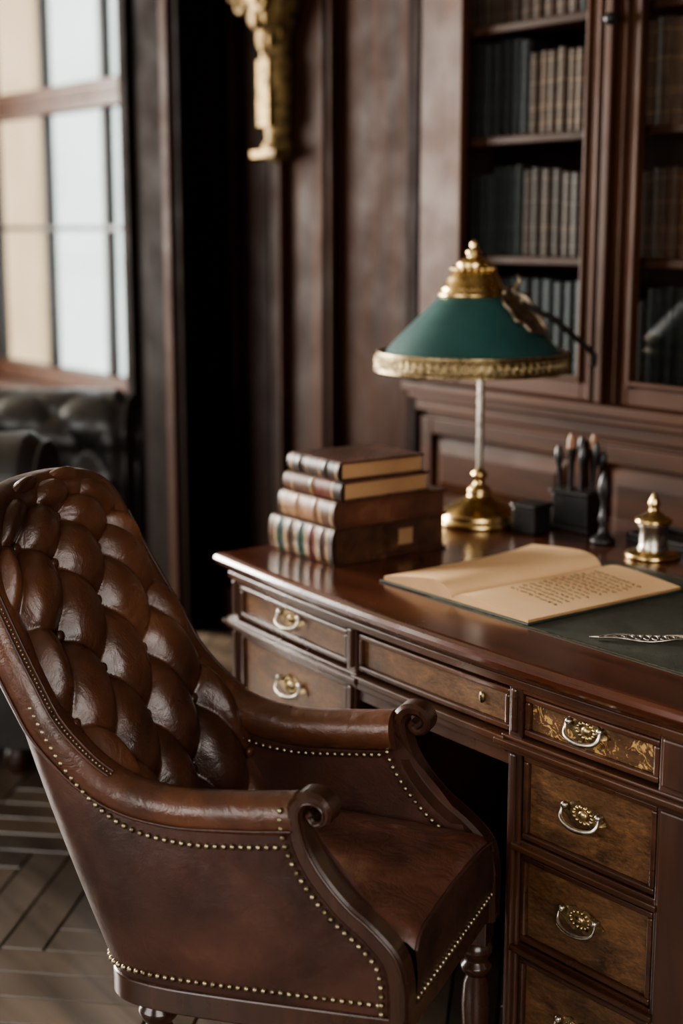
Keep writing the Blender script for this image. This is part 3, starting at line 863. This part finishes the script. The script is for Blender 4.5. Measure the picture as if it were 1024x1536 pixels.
# ------------------------------------------------------------------ pen stand etc
ps=empty('pen_stand',(-2.185,2.285,.7602),.1)
b=MB(); b.box(-.055,.055,-.035,.035,0,.012); b.box(-.048,.048,-.028,.028,.012,.080); b.box(-.053,.053,-.033,.033,.080,.088)
b.build('box',['black'],ps,.003)
b=MB(); pm=[]
for k,(x,y,h,ti) in enumerate([(-.042,-.01,.095,-.04),(-.026,.012,.105,.0),(-.012,-.012,.125,.02),(.004,.008,.118,-.02),(.016,-.01,.10,.05),(.028,.014,.125,.02),(.040,.0,.11,.08),(.046,.014,.09,.1)]):
    P=[(x+ti*t*.1,y,.085+h*t) for t in (0,.3,.55,.6,.75,.9,1)]
    b.tube(P,[.0035,.0045,.0055,.007,.0095,.0085,.004],10,0)
    if k%3==2: b.tube([P[4],P[5],P[6]],[.0099,.0089,.0045],10,1)
b.build('pens',['black',plain('pen_tip',(.25,.12,.06),(.4,.2,.1),.5)],ps)
ib=empty('ink_bottle',(-2.222,2.185,.7602),.15); b=MB(); b.box(-.031,.031,-.031,.031,0,.058); b.box(-.034,.034,-.034,.034,.055,.066); b.build('body',['black'],ib,.005)
st=empty('seal_stamp',(-2.055,2.228,.7602))
b=MB(); b.lathe([(.001,0),(.026,0),(.027,.008),(.018,.014),(.009,.022),(.007,.04),(.012,.052),(.008,.06),(.006,.085),(.011,.10),(.014,.115),(.010,.135),(.004,.15),(.001,.152)],(0,0,0),24); b.build('body',['black'],st)
s2=empty('letter_tray',(-1.90,2.30,.7602)); b=MB(); b.box(-.14,.34,-.02,.10,0,.008); b.box(-.14,.34,-.02,-.012,.008,.02); b.box(-.14,-.132,-.02,.10,.008,.02); b.box(.332,.34,-.02,.10,.008,.02); b.box(-.14,.34,.092,.10,.008,.02); b.build('tray',['black'],s2,.002)
jr=empty('brass_inkwell',(-1.904,2.209,.7602))
b=MB(); b.lathe([(.001,0),(.053,0),(.055,.004),(.052,.010),(.044,.013),(.030,.016)],(0,0,0),48)
b.lathe([(.030,.068),(.036,.070),(.037,.075),(.032,.080),(.022,.085),(.012,.092),(.008,.097),(.011,.104),(.012,.110),(.007,.120),(.004,.128),(.001,.131)],(0,0,0),40); b.build('base_and_lid',['brass'],jr)
b=MB(); b.lathe([(.029,.014),(.031,.018),(.027,.024),(.0275,.060),(.031,.064),(.030,.069)],(0,0,0),40); b.build('jar',['silver'],jr)
lo=empty('filigree_letter_opener',(-1.50,1.735,.7615),math.atan2(.75,.66)+.0)
b=MB()
for s_ in (-1,1):
    pts=[(-.075+.15*t, s_*(.004+.012*math.sin(pi*t)), .004+.002*math.sin(9*t)) for t in np.linspace(0,1,20)]
    b.tube(pts,.0018,6)
for k in range(11):
    x=-.065+.013*k; w=.004+.012*math.sin(pi*(k+.7)/12)
    b.tube([(x+.0055*math.cos(a),w*.8*math.sin(a),.004) for a in np.linspace(0,2*pi,12,endpoint=False)],.0013,5,0,closed=True)
b.tube([(-.075,0,.004),(-.09,0,.004)],[.004,.002],8)
vs=[(.075,-.009,.002),(.075,.009,.002),(.20,0,.002),(.075,-.009,.004),(.075,.009,.004),(.20,0,.003)]
b.add(vs,[(0,2,1),(3,4,5),(0,1,4,3),(1,2,5,4),(2,0,3,5)],0)
b.build('opener',['silver'],lo)

# ------------------------------------------------------------------ chesterfield
SX0,SX1=-1.20,0.0; SY0,SY1=0,.82
th_=math.radians(139); cpt=Vector((-4.06,2.23)); lx_,ly_=SX1-.1,SY0
sf=empty('chesterfield_sofa',(cpt.x-(lx_*math.cos(th_)-ly_*math.sin(th_)),cpt.y-(lx_*math.sin(th_)+ly_*math.cos(th_)),0),th_)
sf.scale=(1,1,1.0)
b=MB()
b.box(SX0+.10,SX1-.08,SY0+.06,SY1-.06,.10,.42)
b.build('frame',['blackle'],sf,.03,4)
b=MB()
b.box(SX0+.26,SX1-.26,SY0+.04,.50,.42,.54)
b.build('seat_cushion',['blackle'],sf,.035,5)
def arm(xc,sg,name):
    prof=[(-.10,.40),(-.10,.50),(-.11,.58),(-.12,.64)]
    for k in range(17):
        a=math.radians(200-k*(200+35)/16); prof.append((.0+.118*math.cos(a),.765+.118*math.sin(a)))
    prof+=[(.075,.66),(.065,.55),(.065,.30),(.065,.12)]
    pr=catmull([(p[0],0,p[1]) for p in prof],5)
    ny=130; base=[];H=[]
    s=0; S=[0]
    for a,c in zip(pr[:-1],pr[1:]): s+=np.linalg.norm(c-a); S.append(s)
    for i,p in enumerate(pr):
        row=[];hr=[]
        for j in range(ny):
            y=SY0+(SY1-SY0)*j/(ny-1)
            row.append((xc+sg*p[0],y,p[2])); u=(y)/.11; v=S[i]/.11
            fade=1/(1+math.exp((S[i]-.5)/.02)); fe=min(1,j/6)
            hr.append((tuft(u*.5+v*.5,u*.5-v*.5)*fade+ .8*(1-fade))*fe)
        base.append(row);H.append(hr)
    D,n=displaced(base,H,.034,1)
    k=len(pr)//2
    if (D[k,50]-np.array([xc,D[k,50][1],.765])).dot(n[k,50])<0 : D,n=displaced(base,H,.034,-1)
    b=MB(); b.grid([[tuple(p) for p in r] for r in D],0,True)
    f=[tuple(D[i,0]) for i in range(len(pr))]
    b.add(f,[tuple(range(len(f)))],0); f=[tuple(D[i,-1]) for i in range(len(pr))]; b.add(f,[tuple(range(len(f)))],0)
    b.tube([(p[0],p[1]-.002,p[2]) for p in [tuple(D[i,0]) for i in range(len(pr))]],.008,8)
    b.sphere((xc,SY0-.003,.77),.018,12,8,0,(1,.5,1))
    b.build(name,['blackle'],sf)
arm(SX1-.10,1,'arm_right'); arm(SX0+.10,-1,'arm_left')
prof=[(.48,.50),(.49,.58),(.505,.66)]
for k in range(15):
    a=math.radians(205-k*230/14); prof.append((.64+.13*math.cos(a),.765+.118*math.sin(a)))
prof+=[(.76,.60),(.78,.3),(.78,.12)]
pr=catmull([(0,p[0],p[1]) for p in prof],6); base=[];H=[];S=[0];s=0
for a,c in zip(pr[:-1],pr[1:]): s+=np.linalg.norm(c-a); S.append(s)
nx=180
for i,p in enumerate(pr):
    row=[];hr=[]
    for j in range(nx):
        x=SX0+.1+(SX1-SX0-.2)*j/(nx-1); row.append((x,p[1],p[2])); u=x/.12; v=S[i]/.12
        fade=1/(1+math.exp((S[i]-.55)/.02)); hr.append(tuft(u*.5+v*.5,u*.5-v*.5)*fade+.8*(1-fade))
    base.append(row);H.append(hr)
D,n=displaced(base,H,.03,1)
if n[5,100,1]>0: D,n=displaced(base,H,.03,-1)
b=MB(); b.grid([[tuple(p) for p in r] for r in D],0,True); b.build('back',['blackle'],sf)
b=MB()
for x in (SX0+.16,SX1-.14):
    for y in (SY0+.12,SY1-.12): b.lathe([(.02,0),(.035,.03),(.03,.06),(.022,.08),(.03,.11)],(x,y,0),20)
b.build('feet',['cwood'],sf)

# ------------------------------------------------------------------ lights
def area(name,loc,target,sx,sy,e,col):
    l=bpy.data.lights.new(name,'AREA'); l.shape='RECTANGLE'; l.size=sx; l.size_y=sy; l.energy=e; l.color=col
    o=bpy.data.objects.new(name,l); scene.collection.objects.link(o); o.location=loc
    o.rotation_euler=(Vector(target)-Vector(loc)).to_track_quat('-Z','Y').to_euler(); return o
area('key_left',(XL-.25,.4,1.8),(0,.3,1.3),2.6,1.9,1050,(1,.95,.87))  # key from the left, shining in through the unseen window
area('fill_front',(-2.2,YF-.25,1.8),(-2.2,2,.8),2.7,1.7,62,(1,.92,.82))  # added fill for the drawer fronts, no such source in view
area('fill_right',(XR+.25,-.7,1.9),(-2.2,.9,.9),2.4,1.7,62,(1,.90,.78))  # fill added to brighten the chair back and seat, source unseen
w=bpy.data.worlds.new('world'); scene.world=w; w.use_nodes=True; nt=w.node_tree
bg=nt.nodes['Background']; bg.inputs['Color'].default_value=(.93,.97,1,1); bg.inputs['Strength'].default_value=4.2
try: scene.view_settings.look='AgX - Medium High Contrast'
except Exception: pass
# ------------------------------------------------------------------ camera
p=math.radians(10.9)
cam=bpy.data.cameras.new('camera'); co=bpy.data.objects.new('camera',cam); scene.collection.objects.link(co)
co.location=(0,0,1.4)
d=Vector((math.cos(p)*-.7986,math.cos(p)*.6018,-math.sin(p)))
co.rotation_euler=d.to_track_quat('-Z','Y').to_euler()
cam.sensor_fit='VERTICAL'; cam.sensor_height=36; cam.sensor_width=24; cam.lens=36*2200/1536
cam.dof.use_dof=True; cam.dof.focus_distance=2.2; cam.dof.aperture_fstop=2.0
cam.clip_start=.05
scene.camera=co
